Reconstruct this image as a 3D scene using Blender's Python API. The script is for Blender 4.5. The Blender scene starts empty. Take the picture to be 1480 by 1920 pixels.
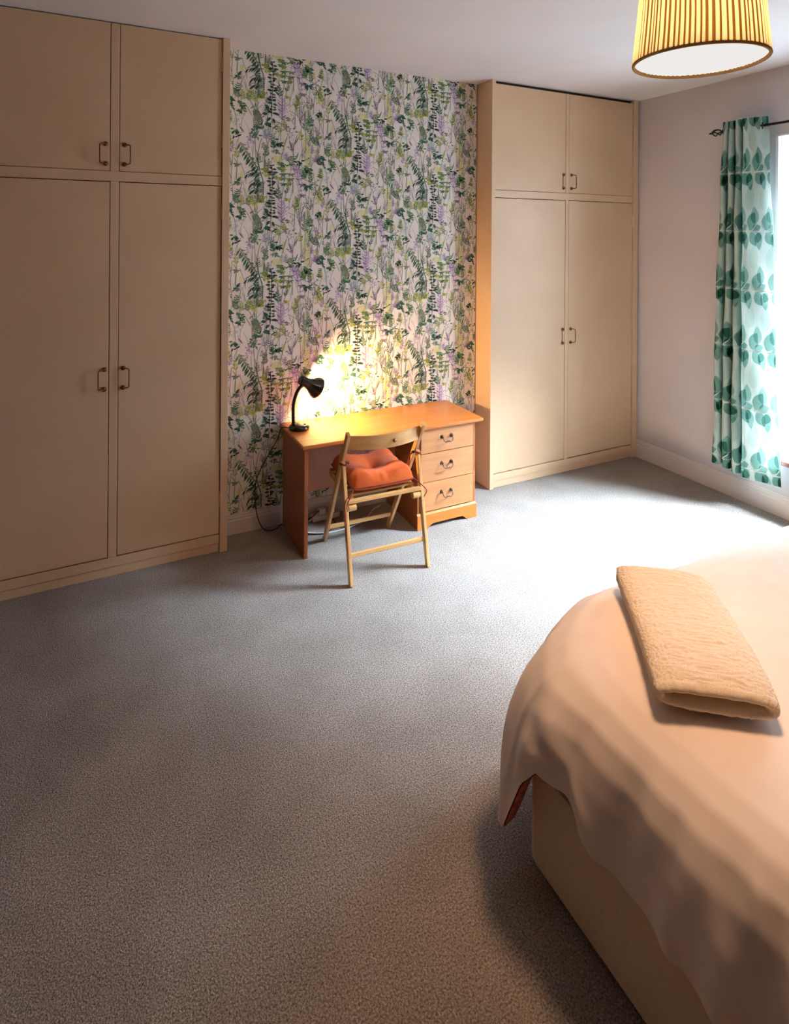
import bpy, math, random
from mathutils import Vector, Matrix

# ------------------------------------------------------------------ camera, sky, lights, exposure
SC = bpy.context.scene
COL = SC.collection
YAW, ROLL, FPX, CY = 0.4654, 0.0067, 1100.7, 439.1
fw = Vector((math.sin(YAW), math.cos(YAW), 0)); rt = Vector((math.cos(YAW), -math.sin(YAW), 0)); dn = fw.cross(rt)
rr = rt * math.cos(ROLL) - dn * math.sin(ROLL); dd = dn * math.cos(ROLL) + rt * math.sin(ROLL)
cam = bpy.data.cameras.new('camera'); cam_o = bpy.data.objects.new('camera', cam); COL.objects.link(cam_o)
cam.sensor_fit = 'VERTICAL'; cam.sensor_height = 36.0; cam.lens = FPX * 36.0 / 1920
cam.shift_y = (CY - 960) / 1920; cam.clip_start = 0.05
cam_o.matrix_world = Matrix((
    (rr.x, -dd.x, -fw.x, 0), (rr.y, -dd.y, -fw.y, 0), (rr.z, -dd.z, -fw.z, 2.0), (0, 0, 0, 1)))
SC.camera = cam_o
SC.view_settings.view_transform = 'Standard'; SC.view_settings.look = 'None'
SC.view_settings.gamma = 1.0; SC.view_settings.use_curve_mapping = False
SC.view_settings.exposure = 0.0
DAY, SUN, PENDANT, PEND_IN, DESKLAMP = 21.0, 215.0, 17.5, 3.4, 78.0

W = bpy.data.worlds.new('overcast_sky'); SC.world = W; W.use_nodes = True
nt = W.node_tree; nt.nodes.clear()
wo = nt.nodes.new('ShaderNodeOutputWorld'); bg = nt.nodes.new('ShaderNodeBackground')
tc = nt.nodes.new('ShaderNodeTexCoord'); sp = nt.nodes.new('ShaderNodeSeparateXYZ'); cr = nt.nodes.new('ShaderNodeValToRGB')
nt.links.new(tc.outputs['Generated'], sp.inputs[0]); nt.links.new(sp.outputs['Z'], cr.inputs[0])
cr.color_ramp.elements[0].position = 0.0; cr.color_ramp.elements[0].color = (0.50, 0.60, 0.70, 1)   # ground outside
cr.color_ramp.elements[1].position = 0.03; cr.color_ramp.elements[1].color = (0.74, 0.93, 1.16, 1)  # overcast sky
nt.links.new(cr.outputs[0], bg.inputs['Color']); bg.inputs['Strength'].default_value = DAY
nt.links.new(bg.outputs[0], wo.inputs[0])

XL, XR, YR0, YF, YB, H = -0.72, 4.37, -0.80, 3.78, 3.972, 3.222      # room extents
WY0, WY1, WZ0, WZ1 = 1.66, 2.545, 0.41, 2.725                        # window opening in the right wall
pl = bpy.data.lights.new('window_portal', 'AREA'); pl.shape = 'RECTANGLE'; pl.size = WZ1 - WZ0; pl.size_y = WY1 - WY0
pl.cycles.is_portal = True
po = bpy.data.objects.new('window_portal', pl); COL.objects.link(po)
po.location = (XR + 0.27, (WY0 + WY1) / 2, (WZ0 + WZ1) / 2); po.rotation_euler = (0, math.radians(90), 0)

sun = bpy.data.lights.new('hazy_sun', 'SUN'); sun.energy = SUN; sun.angle = math.radians(47); sun.color = (0.76, 0.94, 1.12)
so = bpy.data.objects.new('hazy_sun', sun); COL.objects.link(so); so.location = (8, 0, 5)
so.rotation_euler = Vector((-.58, .25, -.775)).to_track_quat('-Z', 'Y').to_euler()

# ------------------------------------------------------------------ helpers
def s2l(c):
    return tuple(((v / 255) / 12.92 if v / 255 <= 0.04045 else ((v / 255 + 0.055) / 1.055) ** 2.4) for v in c)

def mat(name, rgb, rough=0.6, rgb2=None, scale=8.0, stretch=(1, 1, 1), bump=0.0, bscale=None, metal=0.0, detail=4.0,
        coat=0.0, spec=0.5, lo=0.35, hi=0.65, sheen=0.0, bdist=0.002):
    m = bpy.data.materials.new(name); m.use_nodes = True
    n = m.node_tree.nodes; l = m.node_tree.links; b = n['Principled BSDF']
    b.inputs['Roughness'].default_value = rough; b.inputs['Metallic'].default_value = metal
    b.inputs['Coat Weight'].default_value = coat; b.inputs['Specular IOR Level'].default_value = spec
    b.inputs['Sheen Weight'].default_value = sheen
    c1 = (*s2l(rgb), 1); c2 = (*s2l(rgb2), 1) if rgb2 else tuple(v * 0.94 for v in c1[:3]) + (1,)
    t = n.new('ShaderNodeTexCoord'); mp = n.new('ShaderNodeMapping'); mp.inputs['Scale'].default_value = stretch
    no = n.new('ShaderNodeTexNoise'); no.inputs['Scale'].default_value = scale; no.inputs['Detail'].default_value = detail
    r = n.new('ShaderNodeValToRGB'); r.color_ramp.elements[0].color = c2; r.color_ramp.elements[1].color = c1
    r.color_ramp.elements[0].position = lo; r.color_ramp.elements[1].position = hi
    l.new(t.outputs['Object'], mp.inputs[0]); l.new(mp.outputs[0], no.inputs['Vector'])
    l.new(no.outputs['Fac'], r.inputs[0]); l.new(r.outputs[0], b.inputs['Base Color'])
    if bump:
        nb = n.new('ShaderNodeTexNoise'); nb.inputs['Scale'].default_value = bscale or scale * 4; nb.inputs['Detail'].default_value = 3
        bp = n.new('ShaderNodeBump'); bp.inputs['Strength'].default_value = bump; bp.inputs['Distance'].default_value = bdist
        l.new(mp.outputs[0], nb.inputs['Vector']); l.new(nb.outputs['Fac'], bp.inputs['Height']); l.new(bp.outputs[0], b.inputs['Normal'])
    return m

def emit(name, rgb, strength):
    m = bpy.data.materials.new(name); m.use_nodes = True
    n = m.node_tree.nodes; n.clear(); e = n.new('ShaderNodeEmission'); o = n.new('ShaderNodeOutputMaterial')
    e.inputs[0].default_value = (*rgb, 1); e.inputs[1].default_value = strength; m.node_tree.links.new(e.outputs[0], o.inputs[0])
    return m

def wood(name, a, b, axis, rough=0.35, coat=0.2, k=7.0):
    st = [14.0, 14.0, 14.0]; st['xyz'.index(axis)] = 1.1
    return mat(name, a, rough, b, scale=k / 3, stretch=tuple(st), bump=0.05, bscale=6, detail=7, coat=coat, lo=0.3, hi=0.75)

def cloth_mat(name, rgb, rgb2=None, trans=0.25, rough=0.9, scale=300, bump=0.15, attr=None):
    m = mat(name, rgb, rough, rgb2, scale=scale, bump=bump, bscale=scale * 2, sheen=0.15, spec=0.1)
    n = m.node_tree.nodes; l = m.node_tree.links; b = n['Principled BSDF']; o = n['Material Output']
    t = n.new('ShaderNodeBsdfTranslucent'); mx = n.new('ShaderNodeMixShader'); mx.inputs[0].default_value = trans
    src = b.inputs['Base Color'].links[0].from_socket
    if attr:
        a = n.new('ShaderNodeVertexColor'); a.layer_name = attr; src = a.outputs['Color']
        l.new(src, b.inputs['Base Color'])
    l.new(src, t.inputs['Color']); l.new(b.outputs[0], mx.inputs[1]); l.new(t.outputs[0], mx.inputs[2]); l.new(mx.outputs[0], o.inputs[0])
    return m

class MB:
    def __init__(s): s.v = []; s.f = []; s.m = []; s.c = []
    def add(s, vs, fs, mi=0, col=None):
        o = len(s.v); s.v += [tuple(p) for p in vs]; s.f += [tuple(i + o for i in f) for f in fs]; s.m += [mi] * len(fs)
        if col is not None: s.c += [col] * len(vs)
        return s
    def box(s, x0, x1, y0, y1, z0, z1, mi=0):
        return s.add([(x0, y0, z0), (x1, y0, z0), (x1, y1, z0), (x0, y1, z0), (x0, y0, z1), (x1, y0, z1), (x1, y1, z1), (x0, y1, z1)],
                     [(0, 3, 2, 1), (4, 5, 6, 7), (0, 1, 5, 4), (1, 2, 6, 5), (2, 3, 7, 6), (3, 0, 4, 7)], mi)
    def bar(s, p0, p1, w, t, side=(1, 0, 0)):        # rectangular bar, w along side, t along the other
        p0, p1 = Vector(p0), Vector(p1); d = (p1 - p0).normalized(); a = Vector(side); a = (a - d * a.dot(d)).normalized(); b = d.cross(a)
        q = [(-1, -1), (1, -1), (1, 1), (-1, 1)]
        vs = [p + a * (i * w / 2) + b * (j * t / 2) for p in (p0, p1) for i, j in q]
        return s.add(vs, [(3, 2, 1, 0), (4, 5, 6, 7), (0, 1, 5, 4), (1, 2, 6, 5), (2, 3, 7, 6), (3, 0, 4, 7)])
    def tube(s, pts, r, n=10, closed=False, caps=True):
        pts = [Vector(p) for p in pts]; N = len(pts); rs = r if isinstance(r, (list, tuple)) else [r] * N
        vs = []; up = None
        for i, p in enumerate(pts):
            t = (pts[(i + 1) % N] - pts[i - 1]) if closed else (pts[min(i + 1, N - 1)] - pts[max(i - 1, 0)])
            t.normalize()
            if up is None:
                up = Vector((0, 0, 1)) if abs(t.z) < 0.9 else Vector((1, 0, 0))
            up = (up - t * up.dot(t)).normalized(); b = t.cross(up)
            vs += [p + (up * math.cos(2 * math.pi * k / n) + b * math.sin(2 * math.pi * k / n)) * rs[i] for k in range(n)]
        fs = []
        for i in range(N if closed else N - 1):
            j = (i + 1) % N
            fs += [(i * n + k, i * n + (k + 1) % n, j * n + (k + 1) % n, j * n + k) for k in range(n)]
        if not closed and caps: fs += [tuple(range(n - 1, -1, -1)), tuple((N - 1) * n + k for k in range(n))]
        return s.add(vs, fs)
    def lathe(s, prof, org, axis=(0, 0, 1), n=32):    # prof: (radius, height) along axis
        a = Vector(axis).normalized(); u = a.orthogonal().normalized(); w = a.cross(u); org = Vector(org)
        vs = [org + a * h + (u * math.cos(2 * math.pi * k / n) + w * math.sin(2 * math.pi * k / n)) * max(r, 1e-5) for r, h in prof for k in range(n)]
        fs = [(i * n + k, i * n + (k + 1) % n, (i + 1) * n + (k + 1) % n, (i + 1) * n + k) for i in range(len(prof) - 1) for k in range(n)]
        return s.add(vs, fs)
    def grid(s, fn, nu, nv, mi=0):
        vs = [fn(i / nu, j / nv) for j in range(nv + 1) for i in range(nu + 1)]
        return s.add(vs, [(j * (nu + 1) + i, j * (nu + 1) + i + 1, (j + 1) * (nu + 1) + i + 1, (j + 1) * (nu + 1) + i) for j in range(nv) for i in range(nu)], mi)
    def build(s, name, m, parent=None, smooth=False, bevel=0.0, seg=2, loc=None, rz=0.0):
        me = bpy.data.meshes.new(name); me.from_pydata(s.v, [], s.f)
        for x in (m if isinstance(m, (list, tuple)) else [m]): me.materials.append(x)
        if isinstance(m, (list, tuple)): me.polygons.foreach_set('material_index', s.m)
        if s.c:
            ca = me.color_attributes.new('print', 'FLOAT_COLOR', 'POINT')
            ca.data.foreach_set('color', [k for c in s.c for k in (*c, 1.0)])
        if smooth: me.polygons.foreach_set('use_smooth', [True] * len(me.polygons))
        me.update(); o = bpy.data.objects.new(name, me); COL.objects.link(o)
        if loc: o.location = loc
        if rz: o.rotation_euler.z = rz
        if bevel:
            b = o.modifiers.new('bevel', 'BEVEL'); b.width = bevel; b.segments = seg; b.limit_method = 'ANGLE'
        if parent: o.parent = parent
        return o

def thing(name, label, cat, loc=(0, 0, 0), rz=0.0, group=None):
    o = bpy.data.objects.new(name, None); COL.objects.link(o); o.location = loc; o.rotation_euler.z = rz
    o.empty_display_size = 0.1
    return tag(o, label, cat, group)

def tag(o, label, cat, group=None):
    o['label'] = label; o['category'] = cat
    if group: o['group'] = group
    return o

def struct(o, label=None):
    o['kind'] = 'structure'
    if label: o['label'] = label
    return o

def smoothpath(pts, k=8):                            # Catmull-Rom
    P = [Vector(p) for p in pts]; P = [P[0] * 2 - P[1]] + P + [P[-1] * 2 - P[-2]]; out = []
    for i in range(1, len(P) - 2):
        for j in range(k):
            t = j / k; a, b, c, d = P[i - 1:i + 3]
            out.append(0.5 * ((2 * b) + (c - a) * t + (2 * a - 5 * b + 4 * c - d) * t * t + (3 * b - a - 3 * c + d) * t ** 3))
    return out + [P[-2]]

def lerp(a, b, t): return a + (b - a) * t
def sstep(a, b, x):
    t = min(1, max(0, (x - a) / (b - a))); return t * t * (3 - 2 * t)
def interp(x, xs, ys):
    if x <= xs[0]: return ys[0]
    for i in range(len(xs) - 1):
        if x <= xs[i + 1]: return lerp(ys[i], ys[i + 1], (x - xs[i]) / (xs[i + 1] - xs[i]))
    return ys[-1]

# ------------------------------------------------------------------ materials
M_paint = mat('cream_paint', (219, 186, 150), 0.42, (214, 180, 143), scale=3, bump=0.04, bscale=60)
M_wall = mat('lilac_grey_wall_paint', (196, 188, 190), 0.8, (191, 183, 185), scale=2, bump=0.08, bscale=90)
M_ceil = mat('white_ceiling_paint', (224, 222, 220), 0.9, (219, 217, 215), scale=2, bump=0.05, bscale=80)
M_warmwall = mat('darkened_brown_wall', (112, 78, 50), 0.85, (106, 73, 46), scale=2)  # unseen walls coloured dark brown to cut bounce light and darken the left side
M_base = mat('baseboard_paint', (216, 206, 202), 0.5, (211, 201, 197), scale=4)
M_paper = mat('wallpaper_ground', (238, 229, 221), 0.85, (242, 234, 225), scale=5, bump=0.03, bscale=200)
M_dark = mat('cupboard_inside', (60, 45, 35), 0.9)
M_brass = mat('aged_brass', (150, 105, 62), 0.35, (112, 74, 42), scale=30, metal=0.85)
M_hbronze = mat('worn_bronze', (128, 88, 56), 0.4, (84, 54, 34), scale=60, metal=0.6)
M_bronze = mat('dark_bronze', (62, 42, 30), 0.4, (44, 30, 22), scale=40, metal=0.6)
M_pewter = mat('antique_pewter', (118, 104, 92), 0.3, (70, 60, 54), scale=40, metal=0.85)
M_deskx = wood('desk_veneer_along', (198, 120, 50), (180, 102, 38), 'x')
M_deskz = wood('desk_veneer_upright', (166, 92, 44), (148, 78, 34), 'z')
M_deskfront = wood('drawer_front_veneer', (192, 134, 86), (176, 118, 70), 'x')
M_beech = wood('beech_wood', (212, 166, 106), (196, 146, 86), 'z', k=5)
M_beechx = wood('beech_wood_across', (212, 166, 106), (196, 146, 86), 'x', k=5)
M_blackplastic = mat('black_plastic', (22, 18, 18), 0.25, (26, 20, 19), scale=20, coat=0.3)
M_cable = mat('black_cable', (20, 18, 18), 0.5)
M_whiteplastic = mat('white_plastic', (205, 200, 192), 0.4)
M_iron = mat('black_iron', (22, 20, 20), 0.45, (28, 25, 24), scale=40, metal=0.4)
M_terra = cloth_mat('terracotta_cotton', (190, 88, 36), (178, 78, 31), trans=0.0, scale=120)
M_terra_dark = cloth_mat('terracotta_piping', (132, 46, 34), (120, 40, 30), trans=0.0, scale=120)
M_duvet = cloth_mat('white_cotton_duvet', (236, 222, 212), (232, 217, 206), trans=0.0, scale=9, bump=0.25)
M_lining = cloth_mat('pink_patterned_lining', (226, 128, 122), (176, 62, 64), trans=0.0, scale=38, bump=0.1)
M_divan = mat('cream_divan_fabric', (222, 204, 176), 0.9, (216, 197, 168), scale=60, bump=0.1, bscale=500)
M_mattress = mat('mattress_ticking', (225, 218, 208), 0.9)
M_sill = mat('red_brown_sill', (128, 78, 66), 0.4, (116, 68, 58), scale=10)
M_upvc = mat('white_window_frame', (236, 236, 238), 0.35)
M_towel = cloth_mat('beige_terry', (236, 219, 197), (220, 201, 176), trans=0.0, scale=260, bump=0.7)
M_bulb = emit('lit_bulb', (1.0, 0.72, 0.38), 60)

def carpet():
    m = mat('grey_carpet', (188, 180, 173), 0.95, (98, 91, 85), scale=170, detail=5, bump=1.0, bscale=210, spec=0.05, lo=0.3, hi=0.7, bdist=0.006)
    n = m.node_tree.nodes; l = m.node_tree.links; b = n['Principled BSDF']
    src = b.inputs['Base Color'].links[0].from_socket
    no = n.new('ShaderNodeTexNoise'); no.inputs['Scale'].default_value = 3.2; no.inputs['Detail'].default_value = 5
    r = n.new('ShaderNodeValToRGB'); r.color_ramp.elements[0].color = (0.86, 0.85, 0.84, 1); r.color_ramp.elements[1].color = (1.04, 1.03, 1.03, 1)
    r.color_ramp.elements[0].position = 0.35; r.color_ramp.elements[1].position = 0.65
    t = n['Texture Coordinate']; l.new(t.outputs['Object'], no.inputs['Vector']); l.new(no.outputs['Fac'], r.inputs[0])
    mx = n.new('ShaderNodeMix'); mx.data_type = 'RGBA'; mx.blend_type = 'MULTIPLY'; mx.inputs[0].default_value = 1
    l.new(src, mx.inputs[6]); l.new(r.outputs[0], mx.inputs[7]); l.new(mx.outputs[2], b.inputs['Base Color'])
    return m
M_carpet = carpet()

def glass():
    m = bpy.data.materials.new('window_glass'); m.use_nodes = True; n = m.node_tree.nodes; l = m.node_tree.links; n.clear()
    o = n.new('ShaderNodeOutputMaterial'); t = n.new('ShaderNodeBsdfTransparent'); g = n.new('ShaderNodeBsdfGlossy'); mx = n.new('ShaderNodeMixShader')
    g.inputs['Roughness'].default_value = 0.02; mx.inputs[0].default_value = 0.05
    l.new(t.outputs[0], mx.inputs[1]); l.new(g.outputs[0], mx.inputs[2]); l.new(mx.outputs[0], o.inputs[0]); return m
M_glass = glass()

def printmat(name, rough=0.85, trans=0.0):
    if trans: return cloth_mat(name, (255, 255, 255), trans=trans, attr='print')
    m = bpy.data.materials.new(name); m.use_nodes = True; n = m.node_tree.nodes
    a = n.new('ShaderNodeVertexColor'); a.layer_name = 'print'; b = n['Principled BSDF']; b.inputs['Roughness'].default_value = rough
    m.node_tree.links.new(a.outputs[0], b.inputs['Base Color']); return m

# ------------------------------------------------------------------ room shell
struct(MB().box(XL - .1, XR + .3, YR0 - .1, 4.5, -0.1, 0).build('floor', M_carpet), 'grey speckled carpet')
struct(MB().box(XL - .1, XR + .3, YR0 - .1, 4.5, H, H + .1).build('ceiling', M_ceil))
struct(MB().box(XL - .1, XL, YR0 - .1, 4.5, 0, H).build('wall_left', M_warmwall))
struct(MB().box(XL, XR, YR0 - .1, YR0, 0, H).build('wall_rear', M_warmwall))
wb = struct(MB().box(XL, XR, 4.4, 4.5, 0, H).box(.735, 2.735, YB, 4.4, 0, H).build('wall_back', M_paper), 'chimney breast papered with a woodland plant print')
w = MB(); T = .3
w.box(XR, XR + T, YR0 - .1, WY0, 0, H).box(XR, XR + T, WY1, 4.5, 0, H).box(XR, XR + T, WY0, WY1, 0, WZ0 - .02).box(XR, XR + T, WY0, WY1, WZ1, H)
struct(w.build('wall_right', M_wall))

def skirting(name, p0, p1, inward, h=.155):
    p0, p1, n = Vector(p0), Vector(p1), Vector(inward)
    prof = [(0, 0), (.018, 0), (.018, h * .72), (.013, h * .75), (.013, h * .86), (.007, h * .90), (.007, h * .97), (0, h)]
    vs = [p + n * a + Vector((0, 0, z)) for p in (p0, p1) for a, z in prof]; k = len(prof)
    fs = [(i, (i + 1) % k, k + (i + 1) % k, k + i) for i in range(k)] + [tuple(range(k - 1, -1, -1)), tuple(range(k, 2 * k))]
    return struct(MB().add(vs, fs).build(name, M_base))
skirting('baseboard_right', (XR, YR0, 0), (XR, YF - .005, 0), (-1, 0, 0))
skirting('baseboard_back', (.735, YB, 0), (2.735, YB, 0), (0, -1, 0), .125)
skirting('baseboard_left', (XL, YR0, 0), (XL, YF, 0), (1, 0, 0))

# window
win = MB(); fx0, fx1 = XR + .20, XR + .26
win.box(fx0, fx1, WY0, WY0 + .06, WZ0, WZ1).box(fx0, fx1, WY1 - .06, WY1, WZ0, WZ1).box(fx0, fx1, WY0 + .06, WY1 - .06, WZ0, WZ0 + .07).box(fx0, fx1, WY0 + .06, WY1 - .06, WZ1 - .06, WZ1)
win.box(fx0, fx1, WY0 + .06, WY1 - .06, 2.1, 2.15)
wn = struct(win.build('window_1', M_upvc, bevel=.004), 'white framed window behind the curtain')
for y0, y1 in ((WY0 + .06, WY1 - .06),):
    for z0, z1 in ((WZ0 + .07, 2.1), (2.15, WZ1 - .06)):
        MB().box(XR + .225, XR + .231, y0, y1, z0, z1).build('pane', M_glass, wn)
struct(MB().box(XR - .035, XR + .20, WY0 - .02, WY1 + .005, WZ0 - .035, WZ0).build('trim_1', M_sill, bevel=.006), 'red-brown window sill')
# plaster reveal edge bead round the window opening
struct(MB().box(XR - .004, XR + .006, WY1 - .006, WY1 + .012, WZ0, WZ1 + .012).box(XR - .004, XR + .006, WY0, WY1, WZ1, WZ1 + .012).build('trim_2', M_upvc))

# ------------------------------------------------------------------ wallpaper print (flat print on the chimney breast)
random.seed(5)
G = dict(black=(30, 42, 38), dark=(44, 82, 60), teal=(60, 106, 88), green=(98, 130, 88), grey=(136, 144, 132), olive=(148, 154, 64),
         pale=(222, 218, 164), lime=(190, 196, 116), lilac=(196, 172, 204), mauve=(150, 116, 160), aqua=(186, 206, 206), pgreen=(206, 214, 188),
         pink=(226, 200, 206), brown=(128, 128, 104))
G = {k: s2l(v) for k, v in G.items()}
TW, TH = 1290.0, 1560.0            # one repeat, in half-millimetres
tile = []                          # (polygon points, colour, layer)
def leaf(x, y, ang, L, wd, col, layer=3, curl=0.0):
    ca, sa = math.cos(ang), math.sin(ang); pts = []
    for t, k in ((0, 0), (.25, .8), (.5, 1), (.78, .6), (1, 0), (.78, -.6), (.5, -1), (.25, -.8)):
        u = t * L; v = k * wd / 2 + curl * L * t * t
        pts.append((x + u * ca - v * sa, y + u * sa + v * ca))
    tile.append((pts, G[col], layer))
def stroke(pts, wd, col, layer=2):
    P = [Vector((a, b, 0)) for a, b in pts]
    if len(P) > 2: P = smoothpath(P, 5)
    for i in range(len(P) - 1):
        d = (P[i + 1] - P[i]); n = Vector((-d.y, d.x, 0)).normalized() * wd / 2; a, b = P[i] - d * .05, P[i + 1] + d * .05
        tile.append(([(a + n).to_2d()[:], (b + n).to_2d()[:], (b - n).to_2d()[:], (a - n).to_2d()[:]], G[col], layer))
def wash(x, y, rx, ry, col, layer=0, n=14):
    tile.append(([(x + rx * math.cos(2 * math.pi * k / n) * random.uniform(.75, 1.1), y + ry * math.sin(2 * math.pi * k / n) * random.uniform(.75, 1.1)) for k in range(n)], G[col], layer))
R = random.uniform
D2R = math.pi / 180
def frond(x0, y0, x1, y1, n, L, wd, cols, spread=60, sides=(1, -1), curl=.1, stem='brown', sw=9):
    a = math.atan2(y1 - y0, x1 - x0); stroke([(x0, y0), ((x0 + x1) / 2 + R(-6, 6), (y0 + y1) / 2), (x1, y1)], sw, stem, 3)
    for i in range(n):
        t = (i + .3) / n
        for s in sides:
            leaf(lerp(x0, x1, t), lerp(y0, y1, t), a + s * (spread + R(-12, 12)) * D2R, L * (1 - .45 * abs(t - .45)) * R(.8, 1.15), wd * R(.8, 1.2), random.choice(cols), 3, curl * -s)
def umbrella(x, y, k, L, cols, layer=3, wd=26):        # drooping leaves from a point
    for i in range(k):
        a = lerp(20, 160, i / max(1, k - 1)) * D2R
        leaf(x, y, a + R(-.15, .15), L * R(.8, 1.1), wd * R(.8, 1.2), random.choice(cols), layer, .25 if a > 1.57 else -.25)
# washes and tall pale trunks
for X in (1160,):
    wash(X, 1480, 58, 290, 'pale', 0, 18); wash(X + 5, 1060, 52, 200, 'pgreen', 0, 18); wash(X + 30, 960, 16, 110, 'lime', 1); wash(X - 30, 960, 12, 90, 'grey', 1)
    for i in range(26):
        y = R(1210, 1760); leaf(X + R(-45, 40), y, R(-.5, .5), R(18, 55), R(8, 16), random.choice(['olive', 'olive', 'lime', 'green']), 2)
    stroke([(1085, 860), (1078, 1200), (1092, 1500), (1090, 1740)], 7, 'grey'); stroke([(1250, 1000), (1258, 1300), (1225, 1560), (1212, 1740)], 7, 'grey')
    stroke([(1100, 850), (1130, 800), (1170, 840), (1235, 980)], 6, 'grey'); leaf(1205, 1260, -75 * D2R, 140, 24, 'green', 2)
wash(60, 1420, 60, 130, 'pale'); wash(400, 730, 110, 80, 'pale'); wash(740, 1650, 90, 60, 'pale')
 
wash(250, 350, 30, 70, 'pale'); wash(840, 1400, 30, 70, 'pale');  wash(1240, 320, 50, 60, 'pale')
# grasses and thin stems
for pts in ([(40, 760), (35, 560), (60, 330), (50, 60)], [(140, 720), (120, 480), (75, 300), (25, 190)], [(75, 300), (110, 220), (130, 120)], [(180, 430), (185, 200), (150, 120)],
            [(440, 1650), (430, 1400), (400, 1050)], [(460, 1660), (490, 1450), (520, 1360)], [(560, 1820), (565, 1600), (625, 1350)], [(185, 1250), (165, 1050), (120, 930)],
            [(475, 1180), (460, 900), (470, 820)], [(430, 830), (400, 960)], [(1070, 1110), (1010, 900), (950, 760)], [(1070, 1110), (1030, 980), (900, 900)], [(1060, 1080), (1050, 800), (1010, 650)],
            [(960, 1580), (980, 1400), (1020, 1260)], [(1000, 1160), (950, 1070), (880, 1000)], [(1340, 1520), (1310, 1300), (1270, 1080)], [(1250, 930), (1270, 700), (1300, 560)],
            [(965, 600), (960, 420)], [(885, 580), (890, 450)], [(530, 700), (545, 580)], [(380, 1030), (330, 930), (280, 850)], [(440, 1000), (395, 880), (350, 800)], [(800, 700), (760, 550), (765, 400)],
            [(1050, 1640), (1120, 1450)], [(705, 1240), (800, 1215), (870, 1190)], [(690, 1110), (740, 1100), (820, 1160), (890, 1230)], [(660, 1110), (760, 1180), (830, 1190), (905, 1140)],
            [(630, 1130), (700, 1080), (800, 1120)], [(720, 1250), (690, 1300), (700, 1400)], [(1150, 640), (1180, 900)], [(1090, 190), (1150, 380)], [(1100, 370), (1250, 430), (1350, 380)]):
    stroke(pts, R(6, 9), random.choice(['grey', 'brown', 'green']))
leaf(570, 230, -90 * D2R, 130, 20, 'brown', 2); leaf(905, 1340, 75 * D2R, 200, 22, 'grey', 2); leaf(1000, 1650, -72 * D2R, 130, 20, 'green', 2); leaf(215, 1200, 55 * D2R, 120, 24, 'mauve', 2)
leaf(975, 1430, -65 * D2R, 170, 26, 'grey', 2); leaf(1320, 1300, 75 * D2R, 150, 22, 'teal', 2); leaf(560, 1820, -90 * D2R, 170, 18, 'brown', 2)
# feather frond and drooping fern
frond(220, 1450, 480, 1840, 11, 120, 32, ['dark', 'teal', 'dark', 'green'], 62, (1,), -.05); frond(235, 1440, 480, 1830, 6, 60, 18, ['green', 'grey'], 40, (-1,), .1)
for cx, cy, n in ((480, 330, 8), (520, 470, 7), (500, 590, 5)):
    for i in range(n):
        leaf(cx - i * 22, cy - 34 + abs(i - 2.5) * 11, (122 + R(-10, 14)) * D2R, R(70, 125), R(16, 26), random.choice(['dark', 'black', 'teal', 'grey']), 3)
    stroke([(cx + 10, cy), (cx - 90, cy - 45), (cx - 170, cy + 10)], 7, 'dark', 3)
stroke([(460, 90), (500, 300), (540, 440), (545, 640)], 12, 'dark', 2)
# dark vine with paired leaves
stroke([(660, 190), (672, 500), (655, 800), (650, 1010)], 8, 'black', 3)
for i in range(17):
    y = 200 + i * 48; s = .7 + .5 * math.sin(i * .9) ** 2
    for sg in (-1, 1):
        a = (0 if sg > 0 else 180) + R(-35, 20) * sg
        leaf(664 + 8 * math.sin(i), y, a * D2R, 62 * s * R(.8, 1.2), 30 * s, random.choice(['black', 'black', 'dark']), 4)
for x, y, a in ((620, 900, 220), (600, 990, 185), (640, 1030, 130), (690, 960, 20), (610, 930, 240), (670, 1040, 70)): leaf(x, y, a * D2R, 85, 42, 'dark', 4)
# yellow-green and green tiers
for x, ys, cols in ((820, (170, 240, 310, 370, 460), ['green', 'teal', 'olive']), (900, (460,), ['olive', 'green']), (760, (370,), ['olive', 'lime']), (890, (690,), ['olive', 'lime']),
                    (780, (1700, 1780), ['olive', 'green']), (930, (310, 380), ['green', 'brown']), (600, (280, 330), ['olive', 'lime']), (185, (200,), ['green', 'brown']), (1100, (460, 620), ['mauve', 'brown'])):
    for y in ys:
        umbrella(x, y, 4, 62, cols, 3, 28)
stroke([(820, 150), (830, 450), (800, 710)], 8, 'green'); stroke([(800, 710), (830, 480)], 7, 'brown')
for x, y in ((400, 780), (355, 690), (525, 725), (570, 690), (590, 330), (550, 265), (480, 735), (60, 470), (430, 790)):
    for i in range(5): leaf(x, y, R(0, 6.28), R(36, 60), R(22, 32), random.choice(['olive', 'olive', 'lime']), 3)
# lilac plumes and flowers
for sx, sy, ex, ey, n in ((800, 1050, 800, 720, 7), (1050, 420, 1000, 170, 5)): frond(sx, sy, ex, ey, n, 95, 24, ['lilac', 'lilac', 'mauve'], 48, stem='mauve', sw=10)
for x, y, n in ((360, 1380, 12), (380, 1430, 8), (550, 1470, 9), (1090, 570, 7), (1330, 1280, 9), (1090, 480, 6), (330, 1480, 6)):
    for i in range(n): leaf(x + R(-40, 40), y + R(-35, 35), R(0, 6.28), R(25, 50), R(12, 20), random.choice(['lilac', 'mauve', 'lilac']), 2)
for i in range(6): leaf(1340, 1680, (205 + i * 13) * D2R, R(120, 170), 16, 'mauve', 3)
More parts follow.
